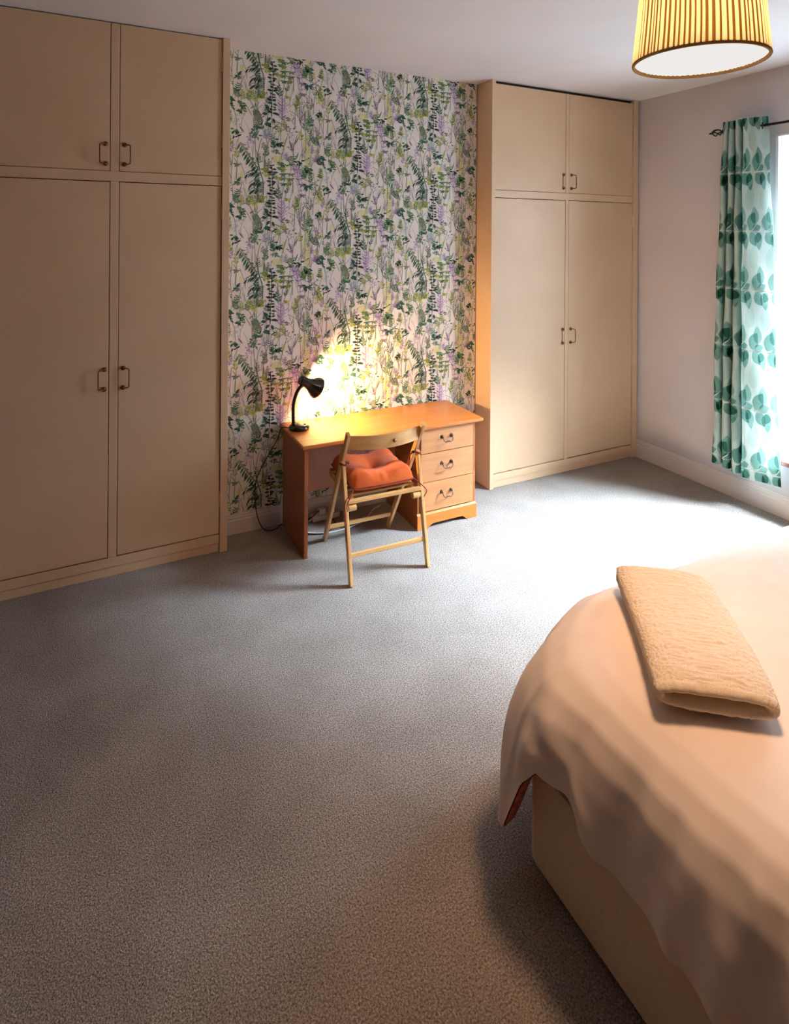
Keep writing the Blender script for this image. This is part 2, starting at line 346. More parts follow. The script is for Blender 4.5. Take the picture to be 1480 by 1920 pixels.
# leafy green sprigs
for x, y, n, L, cols in ((80, 800, 8, 85, ['dark', 'teal']), (90, 900, 8, 70, ['teal', 'dark']), (240, 880, 9, 80, ['dark', 'green']), (240, 960, 6, 80, ['dark', 'green']), (470, 1180, 7, 60, ['teal', 'green']),
                         (610, 1130, 8, 70, ['teal', 'dark']), (690, 1180, 5, 55, ['teal']), (740, 1410, 9, 80, ['dark', 'teal']), (680, 1380, 4, 60, ['dark']), (860, 1030, 6, 60, ['teal', 'grey']),
                         (1190, 250, 10, 65, ['dark', 'green']), (1180, 490, 10, 75, ['teal', 'dark']), (1050, 1680, 8, 70, ['dark', 'black']), (1180, 1780, 9, 70, ['dark', 'green']), (1320, 900, 9, 62, ['dark', 'black']),
                         (150, 1270, 7, 70, ['dark', 'green']), (60, 1260, 6, 60, ['olive', 'green']), (200, 450, 6, 75, ['dark', 'green']), (430, 960, 6, 110, ['brown', 'green']), (470, 1010, 5, 100, ['brown', 'grey']),
                         (720, 1530, 6, 75, ['grey', 'green']), (940, 1620, 7, 60, ['teal', 'grey']), (930, 1700, 6, 60, ['teal', 'grey']), (175, 1370, 3, 60, ['black']), (480, 1310, 3, 60, ['green']), (400, 1270, 4, 70, ['green', 'teal'])):
    for i in range(n):
        leaf(x + R(-28, 28), y + R(-30, 30), R(-30, 210) * D2R, L * R(.7, 1.15), L * .36 * R(.8, 1.2), random.choice(cols), 3, R(-.15, .15))
for x, y in ((1270, 560), (1200, 700), (1300, 640), (1260, 480), (1340, 560), (1120, 780), (880, 1180), (915, 1270), (1330, 970)):   # line-drawn blossoms
    for i in range(7):
        a = i * .9 + R(-.2, .2); leaf(x + 16 * math.cos(a), y + 16 * math.sin(a), a, R(26, 58), 9, random.choice(['black', 'grey', 'dark']), 3)
for k in range(30):                                                                                              # seed heads along grasses
    x, y = random.choice([(1010, 700), (960, 820), (1000, 960), (930, 1030), (620, 1620), (1060, 900)]); leaf(x + R(-60, 60), y + R(-70, 70), R(-110, -40) * D2R, R(40, 70), 9, random.choice(['grey', 'brown']), 2)
for k in range(22):                                                                                              # filler blades
    x, y = R(0, TW), R(0, TH); stroke([(x, y), (x + R(-30, 30), y - 70), (x + R(-50, 50), y - R(120, 260))], R(4, 7), random.choice(['grey', 'green', 'aqua', 'lilac']), 1)
for k in range(60):
    leaf(R(0, TW), R(0, TH), R(0, 6.28), R(35, 65), R(14, 24), random.choice(['green', 'grey', 'teal', 'pgreen', 'lilac', 'lime']), 2)

for x, y, n, col in ((600, 1270, 26, 'aqua'), (670, 1300, 16, 'aqua'), (190, 1110, 14, 'aqua'), (850, 1620, 14, 'aqua'), (1290, 1250, 16, 'lilac'), (800, 880, 14, 'lilac'), (1010, 260, 10, 'lilac')):
    for i in range(n): leaf(x + R(-70, 70), y + R(-60, 60), R(0, 6.28), R(30, 55), R(12, 22), col, 1)
def sprig(x, y, a, n, step, L, cols, stem):            # small stem with paired leaves
    ca, sa = math.cos(a), math.sin(a); stroke([(x, y), (x + n * step * ca * .5 + R(-8, 8), y + n * step * sa * .5), (x + n * step * ca, y + n * step * sa)], 6, stem, 2)
    for i in range(n):
        px, py = x + (i + .6) * step * ca, y + (i + .6) * step * sa; f = 1 - .5 * i / n
        for sg in (1, -1): leaf(px, py, a + sg * R(.6, 1.1), L * f * R(.8, 1.2), L * .34 * f, random.choice(cols), 2, sg * R(-.1, .2))
for k in range(34):
    sprig(R(0, TW), R(0, TH), (-90 + R(-28, 28)) * D2R, random.randint(4, 8), R(22, 34), R(46, 74), random.choice([['dark', 'teal'], ['green', 'teal'], ['green', 'grey'], ['olive', 'green'], ['dark', 'green'], ['teal', 'grey']]), random.choice(['grey', 'green', 'brown']))
for k in range(10): sprig(R(0, TW), R(0, TH), (-90 + R(-20, 20)) * D2R, 5, 26, 46, ['lilac', 'mauve'], 'mauve')
for k in range(9): sprig(R(0, TW), R(0, TH), (-90 + R(-20, 20)) * D2R, 6, 24, 52, ['olive', 'lime'], 'olive')
for k in range(56):                                    # long bending grass stems
    x, y = R(0, TW), R(0, TH); b = R(-90, 90); stroke([(x, y), (x + b * .15, y - 120), (x + b, y - R(220, 400))], R(4, 7), random.choice(['grey', 'green', 'brown', 'teal']), 1)
pm = MB(); x_lo, x_hi, z_lo, z_hi = .737, 2.733, .127, H - .001
MM = .000497
for ci in range(-1, 4):
    ox = 0.722 + ci * TW * MM
    for ri in range(-2, 6):
        oz = 3.262 - ri * TH * MM * .9135 - (.356 if ci % 2 else 0)
        for k, (pts, c, layer) in enumerate(tile):
            q = [(ox + a * MM, oz - b * MM * .9135 + .018 * a / TW * 0) for a, b in pts]
            if max(p[0] for p in q) < x_lo or min(p[0] for p in q) > x_hi or max(p[1] for p in q) < z_lo or min(p[1] for p in q) > z_hi: continue
            yy = YB - .0004 - layer * .0003 - (k % 7) * .00003
            pm.add([(min(x_hi, max(x_lo, a)), yy, min(z_hi, max(z_lo, b))) for a, b in q], [tuple(range(len(q)))], 0, c)
pp = pm.build('wallpaper_print', printmat('wallpaper_inks'), wb); pp['label'] = 'green, lilac and yellow woodland plant print'; pp['kind'] = 'stuff'

# ------------------------------------------------------------------ built-in wardrobes
def handle(door, cx, cz, side):                       # cranked bow handle, bar offset away from the meeting stile
    y = YF; h = .057; mb = MB()
    for s in (-1, 1):
        mb.lathe([(0, -.002), (.013, -.002), (.014, .003), (.010, .007), (.006, .009), (.006, .016), (0, .018)], (cx, y, cz + s * h), (0, -1, 0), 14)
    dx = side * .030
    pts = [(cx, y - .012, cz + h), (cx + dx * .5, y - .020, cz + h), (cx + dx * .95, y - .026, cz + h * .9), (cx + dx, y - .027, cz + h * .6), (cx + dx, y - .027, cz - h * .6), (cx + dx * .95, y - .026, cz - h * .9), (cx + dx * .5, y - .020, cz - h), (cx, y - .012, cz - h)]
    mb.tube(smoothpath(pts, 4), .0034, 8)
    o = mb.build('handle', M_hbronze, door, True); o['label'] = 'aged bronze bow handle'

def wardrobe(label, x0, x1, post_l, post_r, st0, st1, top):
    t = thing('built_in_wardrobe', label, 'wardrobe', ((x0 + x1) / 2, 4.05, 0))
    inv = Vector(t.location)
    def part(mb, name, m=M_paint, bevel=.0025, parent=t):
        o = mb.build(name, m, parent, bevel=bevel); o.location = -inv if parent is t else (0, 0, 0); return o
    part(MB().box(x0 + .02, x1 - .02, 4.36, 4.38, .0, top), 'back_panel', M_dark, 0)
    part(MB().box(x0, x0 + .02, YF + .02, 4.38, 0, H - .001), 'side_panel'); part(MB().box(x1 - .02, x1, YF + .02, 4.38, 0, H - .001), 'side_panel')
    part(MB().box(x0, x0 + post_l, YF - .012, YF + .02, 0, H - .001), 'post'); part(MB().box(x1 - post_r, x1, YF - .012, YF + .02, 0, H - .001), 'post')
    a, b = x0 + post_l, x1 - post_r
    part(MB().box(a, b, YF, YF + .03, 2.297, 2.355), 'middle_rail'); part(MB().box(a, b, YF, YF + .03, .055, .108), 'bottom_rail')
    part(MB().box(a, b, YF + .006, YF + .03, 0, .0535), 'plinth')
    part(MB().box(st0, st1, YF, YF + .03, .108, 2.297), 'stile'); part(MB().box(st0, st1, YF, YF + .03, 2.355, top), 'stile')
    part(MB().box(a, b, YF + .031, 4.35, 2.31, 2.33), 'shelf', M_dark, 0); part(MB().box(a, b, YF + .031, 4.35, .06, .08), 'shelf', M_dark, 0)
    part(MB().box(a, b, YF + .028, YF + .05, top - .01, H - .001), 'head_board', M_dark, 0)
    g = .0028
    for (dx0, dx1, sd, hx) in ((a + g, st0 - g, -1, -.021), (st1 + g, b - g, 1, .030)):
        for z0, z1, hz in ((.108 + g + .004, 2.297 - g - .002, 1.150), (2.355 + g, top, 2.454)):
            d = part(MB().box(dx0, dx1, YF + .0015, YF + .024, z0, z1), 'upper_door' if z0 > 2 else 'lower_door')
            handle(d, (dx1 if sd < 0 else dx0) + (-.022 if sd < 0 else .026), hz, sd)
            e = dx0 if sd < 0 else dx1
            for hz2 in (z0 + .22, z1 - .16):
                hb = MB().box(e - .007, e + .007, YF - .002, YF + .001, hz2 - .045, hz2 + .045).tube([(e, YF - .002, hz2 - .045), (e, YF - .002, hz2 + .045)], .0038, 8)
                hb.build('hinge', M_paint, d)
    return t
wardrobe('tall cream built-in wardrobe left of the wallpapered wall, reaching the ceiling', -.70, .728, .06, .045, .052, .098, 3.216)
wardrobe('tall cream built-in wardrobe right of the wallpapered wall, in the window corner', 2.742, 4.365, .036, .058, 3.514, 3.548, 3.196)

# ------------------------------------------------------------------ desk
dk = thing('pedestal_desk', 'orange pine-veneer pedestal desk with three drawers against the wallpaper', 'desk', (1.78, 3.70, 0))
dl = Vector(dk.location)
def dpart(mb, name, m, bevel=.003, parent=dk, smooth=False):
    o = mb.build(name, m, parent, smooth, bevel); o.location = -dl if parent is dk else (0, 0, 0); return o
ZT = .70
dpart(MB().box(1.112, 2.448, 3.440, 3.950, ZT - .024, ZT), 'desk_top', M_deskx, .007)
dpart(MB().box(1.130, 1.156, 3.462, 3.935, 0, ZT - .024), 'side_panel', M_deskz)
dpart(MB().box(1.156, 1.928, 3.800, 3.818, .255, ZT - .024), 'modesty_panel', M_deskz, .002)
pd = MB().box(1.928, 1.946, 3.470, 3.935, 0, ZT - .024).box(2.378, 2.396, 3.470, 3.935, 0, ZT - .024).box(1.946, 2.378, 3.918, 3.935, 0, ZT - .024)
for z in (.108, .312, .508, .672): pd.box(1.946, 2.378, 3.475, 3.90, z, z + .004)
dpart(pd, 'pedestal', M_deskz, .002)
for z0, z1 in ((.114, .309), (.313, .505), (.509, .670)):
    d = dpart(MB().box(1.950, 2.374, 3.462, 3.482, z0, z1), 'drawer', M_deskfront, .003)
    cx, cz = 2.153, (z0 + z1) / 2 + .012; hb = MB()
    for s in (-1, 1):
        hb.lathe([(0, 0), (.014, 0), (.013, .003), (.008, .006), (.005, .014), (.0065, .018), (0, .021)], (cx + s * .038, 3.462, cz + .006), (0, -1, 0), 14)
    hb.tube(smoothpath([(cx - .038, 3.446, cz + .004), (cx - .036, 3.436, cz - .014), (cx - .020, 3.434, cz - .026), (cx - .008, 3.434, cz - .021), (cx, 3.434, cz - .024), (cx + .008, 3.434, cz - .021), (cx + .020, 3.434, cz - .026), (cx + .036, 3.436, cz - .014), (cx + .038, 3.446, cz + .004)], 4),
            [.0032] * 8 + [.0045] * 17 + [.0032] * 8, 8)
    o = hb.build('handle', M_pewter, d, True); o['label'] = 'pewter swan-neck handle'
# plinth with arched cut-out and a chamfered top
def plinth():
    y0, y1, x0, x1 = 3.456, 3.470, 1.924, 2.400; top = .108; n = 24; mb = MB(); lo = []
    for i in range(n + 1):
        x = lerp(x0, x1, i / n); u = min((x - x0), (x1 - x)); lo.append((x, .030 * sstep(.07, .125, u)))
    for y in (y0, y1): mb.v += [(x, y, z) for x, z in lo] + [(x, y, top - (.012 if y == y0 else 0)) for x, z in lo]
    k = 2 * (n + 1)
    for i in range(n):
        a, b, c, d = i, i + 1, n + 2 + i, n + 1 + i
        mb.f += [(a, b, c, d), (k + b, k + a, k + d, k + c), (d, c, k + c, k + d), (b, a, k + a, k + b)]
    mb.f += [(0, n + 1, k + n + 1, k), (n, k + n, k + 2 * n + 1, 2 * n + 1)]; mb.m = [0] * len(mb.f)
    return mb
dpart(plinth(), 'plinth', M_deskx, 0)

# ------------------------------------------------------------------ folding chair
CR = -.035
ch = thing('folding_chair', 'slatted beech folding chair pulled up to the desk, seen from behind', 'chair', (1.530, 3.060, 0), CR)
def cpart(mb, name, m=M_beech, bevel=.004, smooth=False): return mb.build(name, m, ch, smooth, bevel)
HW = .246
def up_at(z): return .555 - .480 * z / .845            # long uprights: front foot to top of the back
def rear_at(z): return .010 + .150 * z / .66           # rear legs: foot to hinge
for s in (-1, 1):
    cpart(MB().bar((s * (HW - .020), up_at(0), .001), (s * (HW - .002), up_at(.845), .845), .021, .036), 'long_leg')
    cpart(MB().bar((s * HW, rear_at(0), .001), (s * HW, rear_at(.655), .655), .021, .034), 'rear_leg')
    cpart(MB().tube([(s * (HW + .014), rear_at(.645) + .004, .645), (s * (HW - .038), rear_at(.645) + .004, .645)], .008, 12), 'hinge_pin', M_bronze, 0, True)
    cpart(MB().bar((s * (HW - .047), .115, .432), (s * (HW - .047), .520, .452), .022, .034), 'seat_rail')
    cpart(MB().tube([(s * (HW - .012), rear_at(.41), .404), (s * (HW - .062), rear_at(.41), .404)], .021, 14), 'peg', M_beechx, .003)
cpart(MB().bar((-HW + .01, rear_at(.437) - .010, .440), (HW - .01, rear_at(.437) - .010, .440), .022, .026, (0, 0, 1)), 'seat_back_bar', M_beechx)
for i in range(6):
    y = .135 + i * .066; z = .4505 + .02 * (y - .115) / .405
    cpart(MB().box(-HW + .036, HW - .036, y, y + .048, z, z + .012), 'seat_slat', M_beechx, .002)
cpart(MB().bar((-HW, rear_at(.155), .155), (HW, rear_at(.155), .155), .026, .014, (0, 0, 1)), 'rear_rung', M_beechx)
cpart(MB().bar((-HW + .03, up_at(.115), .115), (HW - .03, up_at(.115), .115), .026, .014, (0, 0, 1)), 'front_rung', M_beechx)
def slat():
    mb = MB(); n = 24; z0, z1, t = .735, .815, .012; vs = []
    for i in range(n + 1):
        u = i / n * 2 - 1; x = u * (HW - .010); sag = .050 * (1 - u * u)
        y0 = up_at(.775) - sag + .004
        for dy, z in ((0, z0 - .005), (-.008, z1), (-.008 + t, z1), (t, z0 - .005)): vs.append((x, y0 + dy, z + .006 * abs(u) ** 2))
    fs = [(i * 4 + k, i * 4 + 4 + k, i * 4 + 4 + (k + 1) % 4, i * 4 + (k + 1) % 4) for i in range(n) for k in range(4)] + [(0, 1, 2, 3), (n * 4 + 3, n * 4 + 2, n * 4 + 1, n * 4)]
    return mb.add(vs, fs)
cpart(slat(), 'back_slat', M_beechx, .002)
cpart(MB().lathe([(0, 0), (.011, 0), (.012, .004), (.009, .008), (0, .010)], (.045, up_at(.775) - .053, .772), (0, -1, .15), 14), 'brass_stud', M_brass, 0, True)

# cushion
cu = thing('seat_cushion', 'square terracotta tufted cushion tied onto the folding chair', 'cushion', (1.530, 3.060, .474), CR)
CWX, CWY, CY0 = .205, .215, .310
def cush(u, v, top):
    a, b = u * 2 - 1, v * 2 - 1
    ex = math.copysign(abs(a) ** .9, a); ey = math.copysign(abs(b) ** .9, b)
    x = ex * CWX * (1 - .05 * b * b); y = CY0 + ey * CWY * (1 - .05 * a * a)
    edge = max(0, (1 - a ** 8)) ** .5 * max(0, (1 - b ** 8)) ** .5
    if not top: return (x, y, .028 - .024 * edge)
    lobes = .040 + .040 * (1 - math.exp(-(a / .50) ** 2)) * .75 + .030 * (1 - math.exp(-(b / .50) ** 2)) * .75
    lobes -= .026 * math.exp(-((a / .20) ** 2 + (b / .20) ** 2)) + .020 * max(abs(a), abs(b)) ** 4
    lobes -= .010 * math.exp(-((a - .10) / .05) ** 2) * sstep(.5, 1, abs(b)) + .010 * math.exp(-((a + .10) / .05) ** 2) * sstep(.5, 1, abs(b)) + .006 * math.exp(-(a / .05) ** 2 - (b / .4) ** 2)
    wr = .004 * math.sin(14 * a + 5 * b) * math.exp(-((abs(b) - .9) / .2) ** 2) + .004 * math.sin(15 * b) * math.exp(-((abs(a) - .9) / .2) ** 2)
    return (x, y, .034 + (lobes + wr) * edge)
cb = MB(); N = 44
cb.grid(lambda u, v: cush(u, v, True), N, N); cb.grid(lambda u, v: cush(1 - u, v, False), N, N)
k = (N + 1)
def ring(off, flip):
    r = [i for i in range(N + 1)] + [j * k + N for j in range(1, N + 1)] + [N * k + i for i in range(N - 1, -1, -1)] + [j * k for j in range(N - 1, 0, -1)]
    return r
ra = ring(0, 0); rb = []
for idx in ra:
    j, i = divmod(idx, k); rb.append(k * k + j * k + (N - i))
for q in range(len(ra)): cb.f.append((ra[q], rb[q], rb[(q + 1) % len(ra)], ra[(q + 1) % len(ra)])); cb.m.append(0)
cb.build('pad', M_terra, cu, True)
pts = [Vector(cb.v[i]) + Vector((0, 0, -.002)) for i in ra]
cen = Vector((0, CY0, 0))
for zo in (0.0, -.006):
    pass
MB().tube([p + (p - cen).normalized() * .001 for p in pts], .0035, 8, closed=True).build('piping', M_terra_dark, cu, True)
MB().lathe([(0, 0), (.014, .0), (.015, .004), (.010, .008), (0, .010)], (0, CY0, .036), (0, 0, 1), 16).build('button', M_terra_dark, cu, True)
for sx in (-1, 1):
    for q in range(1 if sx > 0 else 2):
        x0, y0 = sx * (CWX - .006), CY0 - CWY + .012
        MB().tube(smoothpath([(x0, y0, .028), (x0 + sx * .022, y0 - .025, .010), (sx * (HW + .010 + q * .006), y0 - .055 + q * .02, -.03), (sx * (HW + .002 + q * .008), y0 - .040, -.075 - q * .17)], 6), .003, 6).build('tie', M_terra_dark, cu, True)
for sx in (-1, 1):
    x0, y0 = sx * (CWX - .01), CY0 - CWY + .03
    t_ = MB().tube([(sx * HW + .019 * math.cos(a) * 1.0, rear_at(.645) + .024 * math.sin(a), .645 - .474 + .004 * math.sin(2 * a)) for a in [i * 2 * math.pi / 16 for i in range(16)]], .0045, 6, closed=True)
    t_.tube(smoothpath([(sx * HW - sx * .02, rear_at(.645) + .01, .171), (sx * HW - sx * .03, .20, .14), (sx * HW - sx * .028, .21, .10)], 5), .005, 6)
    t_.build('knotted_tie', M_terra_dark, cu, True)

# ------------------------------------------------------------------ desk lamp
LX, LY = 1.196, 3.775
lm = thing('desk_lamp', 'black gooseneck desk lamp lit on the left end of the desk', 'lamp', (LX, LY, ZT))
def lpart(mb, name, m=M_blackplastic, smooth=True, bevel=0): return mb.build(name, m, lm, smooth, bevel)
lpart(MB().lathe([(0, 0), (.066, 0), (.070, .006), (.070, .014), (.066, .022), (.058, .030), (.050, .033), (0, .035)], (0, 0, .0005), n=40), 'base')
lpart(MB().lathe([(0, 0), (.009, 0), (.009, .005), (0, .006)], (.030, -.028, .0345), n=14), 'switch', M_whiteplastic)
hd = Vector((.80, .20, -.48)).normalized(); hb = Vector((.008, -.004, .325))
neck = smoothpath([(-.040, 0, .030), (-.042, 0, .10), (-.040, 0, .17), (-.022, 0, .235), (.004, 0, .275), hb + hd * .035 - Vector((0, 0, .015))], 14)
lpart(MB().tube(neck, [.0118 + .0014 * (i % 2) for i in range(len(neck))], 12), 'gooseneck')
outer = [(0, -.006), (.027, -.006), (.032, 0), (.032, .056), (.035, .064), (.046, .092), (.064, .120), (.073, .140), (.075, .147)]
lpart(MB().lathe(outer + [(.072, .147), (.069, .139), (.060, .120), (.042, .093), (.030, .066), (.026, .054), (0, .050)], hb, hd, 40), 'lamp_shade')
lpart(MB().lathe([(0, .05), (.010, .052), (.011, .062), (.017, .072), (.019, .080), (.015, .090), (.008, .096), (0, .098)], hb, hd, 20), 'bulb', M_bulb)
# flex: over the back corner, down in front of the wallpaper, along the skirting
lpart(MB().tube(smoothpath([Vector(p) - Vector((LX, LY, ZT)) for p in ((LX - .066, LY + .02, ZT + .010), (1.09, LY + .05, ZT + .004), (1.070, 3.86, .62), (1.02, 3.91, .50), (.955, 3.925, .37), (.937, 3.925, .25), (.950, 3.915, .12), (.985, 3.90, .03), (1.03, 3.89, .006), (1.09, 3.905, .004), (1.115, 3.935, .006), (1.20, 3.945, .006), (1.27, 3.935, .006), (1.328, 3.915, .018))], 8), .0035, 7), 'flex', M_cable)
pll = bpy.data.lights.new('desk_lamp_light', 'POINT'); pll.energy = DESKLAMP; pll.color = (1.0, .66, .30); pll.shadow_soft_size = .03
plo = bpy.data.objects.new('desk_lamp_light', pll); COL.objects.link(plo); plo.parent = lm; plo.location = hb + hd * .120

# extension lead under the desk
ex = thing('extension_lead', 'white extension socket with coiled cable under the desk', 'extension lead', (1.43, 3.90, 0))
MB().box(-.10, .10, -.028, .028, .001, .038).build('socket_block', M_whiteplastic, ex, bevel=.006)
MB().box(-.055, -.005, -.022, .022, .0385, .075).build('plug', M_whiteplastic, ex, bevel=.006)
MB().box(.02, .065, -.022, .022, .0385, .070).build('plug', M_whiteplastic, ex, bevel=.006)
E0 = Vector((1.43, 3.90, 0))
MB().tube(smoothpath([Vector(p) - E0 for p in ((1.335, 3.90, .012), (1.27, 3.885, .006), (1.225, 3.82, .006), (1.26, 3.745, .006), (1.36, 3.695, .006), (1.48, 3.69, .006), (1.60, 3.72, .006), (1.70, 3.78, .006), (1.78, 3.86, .006), (1.86, 3.90, .006))], 8), .0045, 8).build('white_cable', M_whiteplastic, ex, True)
MB().tube(smoothpath([Vector(p) - E0 for p in ((1.40, 3.90, .065), (1.36, 3.87, .07), (1.29, 3.86, .03), (1.215, 3.83, .006), (1.23, 3.75, .005), (1.33, 3.70, .005), (1.40, 3.72, .005), (1.46, 3.79, .005), (1.47, 3.86, .004))], 8), .0035, 7).build('black_cable', M_cable, ex, True)

# ------------------------------------------------------------------ curtain and rod
CX = XR - .095; RZ = 2.803
rod = thing('curtain_rod', 'thin black iron curtain rod with a cage finial above the window', 'curtain rod', (CX, 1.9, RZ))
MB().tube([(0, -1.15, 0), (0, 1.00, 0)], .0095, 14).build('rod', M_iron, rod, True)
fb = MB(); y0 = 1.0
fb.lathe([(0, 0), (.013, 0), (.013, .010), (.008, .014), (0, .016)], (0, y0 - .004, 0), (0, 1, 0), 14)
for i in range(4):
    fb.tube([(.027 * math.sin(math.pi * t ** .8) * math.cos(i * math.pi / 2 + 2.6 * t), y0 + .008 + t * .090, .027 * math.sin(math.pi * t ** .8) * math.sin(i * math.pi / 2 + 2.6 * t)) for t in [j / 16 for j in range(17)]], .0048, 8)
fb.lathe([(0, 0), (.006, .002), (.007, .012), (.003, .024), (0, .026)], (0, y0 + .092, 0), (0, 1, 0), 12)
fb.build('finial', M_iron, rod, True)
for y in (.985, -1.05):
    MB().tube([(0, y, 0), (.045, y, -.004), (XR - CX - .006, y, -.004)], .006, 8).lathe([(0, 0), (.022, 0), (.022, .005), (0, .006)], (XR - CX - .001, y, -.004), (-1, 0, 0), 16).build('bracket', M_iron, rod, True)

cur = thing('curtain', 'pale green eyelet curtain printed with rows of teal leaves', 'curtain', (CX, 2.70, .25))
CWID = 1.30; ZTOP, ZBOT = 2.872, .262
NF = 3.5
def curt(c, z):                                      # c across the cloth 0 (far) .. CWID (near), z height
    q = (z - ZBOT) / (ZTOP - ZBOT); yf = lerp(2.965, 2.885, q); yn = lerp(2.455, 2.565, q)
    s = c / CWID; fl = .74                            # last part of the cloth is one wide flat fold
    if s < fl:
        p = s / fl; yy = p * .56; ph = p * (NF * 2 * math.pi + .2)
    else:
        p = (s - fl) / (1 - fl); yy = .56 + p * .44; ph = NF * 2 * math.pi + .2 + p * 1.70
    amp = lerp(.062, .046, q)
    wob = .010 * math.sin(3.1 * z + 7 * s) * (1 - q) + .006 * math.sin(9 * z + 21 * s)
    yy2 = yy + .030 * math.sin(2 * ph) * (1 if s < fl else .3) + .02 * math.sin(2.2 * z + 3 * s) * (1 - q)
    return Vector((CX + amp * math.cos(ph) + wob, lerp(yf, yn, min(1, max(0, yy2))), z + (-.03 * s * (1 - q))))
NU, NV = 220, 110
cm = MB(); c0 = Vector(cur.location)
cm.grid(lambda u, v: curt(u * CWID, lerp(ZTOP, ZBOT, v)) - c0, NU, NV)
M_curt = cloth_mat('pale_mint_cotton', (188, 203, 195), (178, 195, 187), trans=.13, scale=200)
cm.build('cloth', M_curt, cur, True)
random.seed(9)
lc = dict(teal=s2l((84, 128, 115)), mid=s2l((104, 146, 132)), pale=s2l((166, 190, 178)), white=s2l((218, 228, 222)), grey=s2l((188, 208, 199)))
lp = MB(); sp_ = MB(); CLOTH = s2l((188, 203, 195))
def csurf(c, z, off):
    c = min(CWID - .004, max(.004, c)); z = min(ZTOP - .004, max(ZBOT + .004, z)); e = .004
    P = curt(c, z); n = (curt(min(CWID, c + e), z) - curt(max(0, c - e), z)).cross(curt(c, z + e) - curt(c, z - e))
    if n.length < 1e-9: n = Vector((-1, 0, 0))
    n.normalize()
    return P, n * off
def cleaf(c, z, ang, L, wd, col, off):
    if col in ('teal', 'mid'): L *= 1.12; wd *= 1.15
    K, Wn = 12, 6; ca, sa = math.cos(ang), math.sin(ang)
    mbp = sp_ if col == 'white' else lp; cc = lc[col] if col == 'white' else tuple(min(1.0, (a_ / b_) ** .5) for a_, b_ in zip(lc[col], CLOTH))
    for sg in (1,):
        vs = []
        for i in range(K + 1):
            t = i / K; hw = wd / 2 * math.sin(math.pi * t ** .75) ** .85 if 0 < t < 1 else 0
            for j in range(Wn + 1):
                k = (j / Wn * 2 - 1) * hw; P, n = csurf(c + t * L * ca - k * sa, z + t * L * sa + k * ca, off * sg); vs.append(P + n - c0)
        mbp.add(vs, [(i * (Wn + 1) + j, i * (Wn + 1) + j + 1, (i + 1) * (Wn + 1) + j + 1, (i + 1) * (Wn + 1) + j) for i in range(K) for j in range(Wn)], 0, cc)
for r in range(7):
    zb = .335 + r * .428
    for k in range(-1, 9):
        c = k * .170 + (.05 if r % 2 else 0) + random.uniform(-.012, .012); q = lambda v: v * D2R + random.uniform(-.12, .12)
        cleaf(c, zb + .15, q(82), .20, .11, 'pale', .0012); cleaf(c + .09, zb + .23, q(100), .15, .09, 'grey', .0011)
        cleaf(c + .010, zb + .010, q(62), .130, .088, 'teal', .0022); cleaf(c + .095, zb + .052, q(96), .115, .078, 'mid', .0020); cleaf(c + .06, zb + .008, q(20), .085, .056, 'teal', .0021)
        cleaf(c + .03, zb - .012, q(-48), .105, .074, 'teal', .0023); cleaf(c + .115, zb - .010, q(-80), .115, .076, 'mid', .0020); cleaf(c - .03, zb - .008, q(-120), .075, .056, 'teal', .0019)
        cleaf(c - .01, zb - .006, 3 * D2R, .185, .011, 'white', .0026); cleaf(c + .05, zb, 42 * D2R, .09, .008, 'white', .0027); cleaf(c + .02, zb, 118 * D2R, .07, .007, 'white', .0027)
def dye(name):                                       # ink in the weave: tints the cloth under it, lit from either side
    m = bpy.data.materials.new(name); m.use_nodes = True; n = m.node_tree.nodes; n.clear()
    a = n.new('ShaderNodeVertexColor'); a.layer_name = 'print'; t = n.new('ShaderNodeBsdfTransparent'); q = n.new('ShaderNodeOutputMaterial')
    m.node_tree.links.new(a.outputs[0], t.inputs[0]); m.node_tree.links.new(t.outputs[0], q.inputs[0]); return m
o = lp.build('leaf_print', dye('curtain_dye'), cur, True); o['label'] = 'teal leaf print'; o['kind'] = 'stuff'
o = sp_.build('stem_print', printmat('curtain_stem_ink', trans=.3), cur, True); o['label'] = 'pale stem print'; o['kind'] = 'stuff'
prev = None                                           # eyelets where the wave crosses the rod
for i in range(261):
    c = i * CWID / 260; d = curt(c, RZ).x - CX
    if prev is not None and (d > 0) != (prev > 0):
        p = curt(c, RZ) - c0
        MB().tube([p + Vector((.022 * math.cos(a) * (1 if d > prev else -1), .012 * math.cos(a), .022 * math.sin(a))) for a in [j * 2 * math.pi / 20 for j in range(20)]], .004, 8, closed=True).build('eyelet', M_iron, cur, True)
    prev = d

# ------------------------------------------------------------------ pendant lamp
PX, PY, PZ = 1.823, 1.325, 2.598
pn = thing('pendant_lamp', 'lit ceiling pendant with a pleated golden fabric drum shade', 'pendant lamp', (PX, PY, PZ))
def shade_mat(name, rgb, k):
    m = bpy.data.materials.new(name); m.use_nodes = True; n = m.node_tree.nodes; l = m.node_tree.links; n.clear()
    o = n.new('ShaderNodeOutputMaterial'); d = n.new('ShaderNodeBsdfDiffuse'); t = n.new('ShaderNodeBsdfTranslucent'); mx = n.new('ShaderNodeMixShader')
    no = n.new('ShaderNodeTexNoise'); no.inputs['Scale'].default_value = 60; r = n.new('ShaderNodeValToRGB')
    r.color_ramp.elements[0].color = (*[v * .85 for v in s2l(rgb)], 1); r.color_ramp.elements[1].color = (*s2l(rgb), 1)
    l.new(no.outputs['Fac'], r.inputs[0]); l.new(r.outputs[0], d.inputs[0]); l.new(r.outputs[0], t.inputs[0])
    mx.inputs[0].default_value = k; l.new(d.outputs[0], mx.inputs[1]); l.new(t.outputs[0], mx.inputs[2]); l.new(mx.outputs[0], o.inputs[0]); return m
M_sh1 = shade_mat('golden_shade_fabric', (236, 218, 176), .5); M_sh2 = shade_mat('doubled_pleat_fabric', (150, 104, 52), .30)
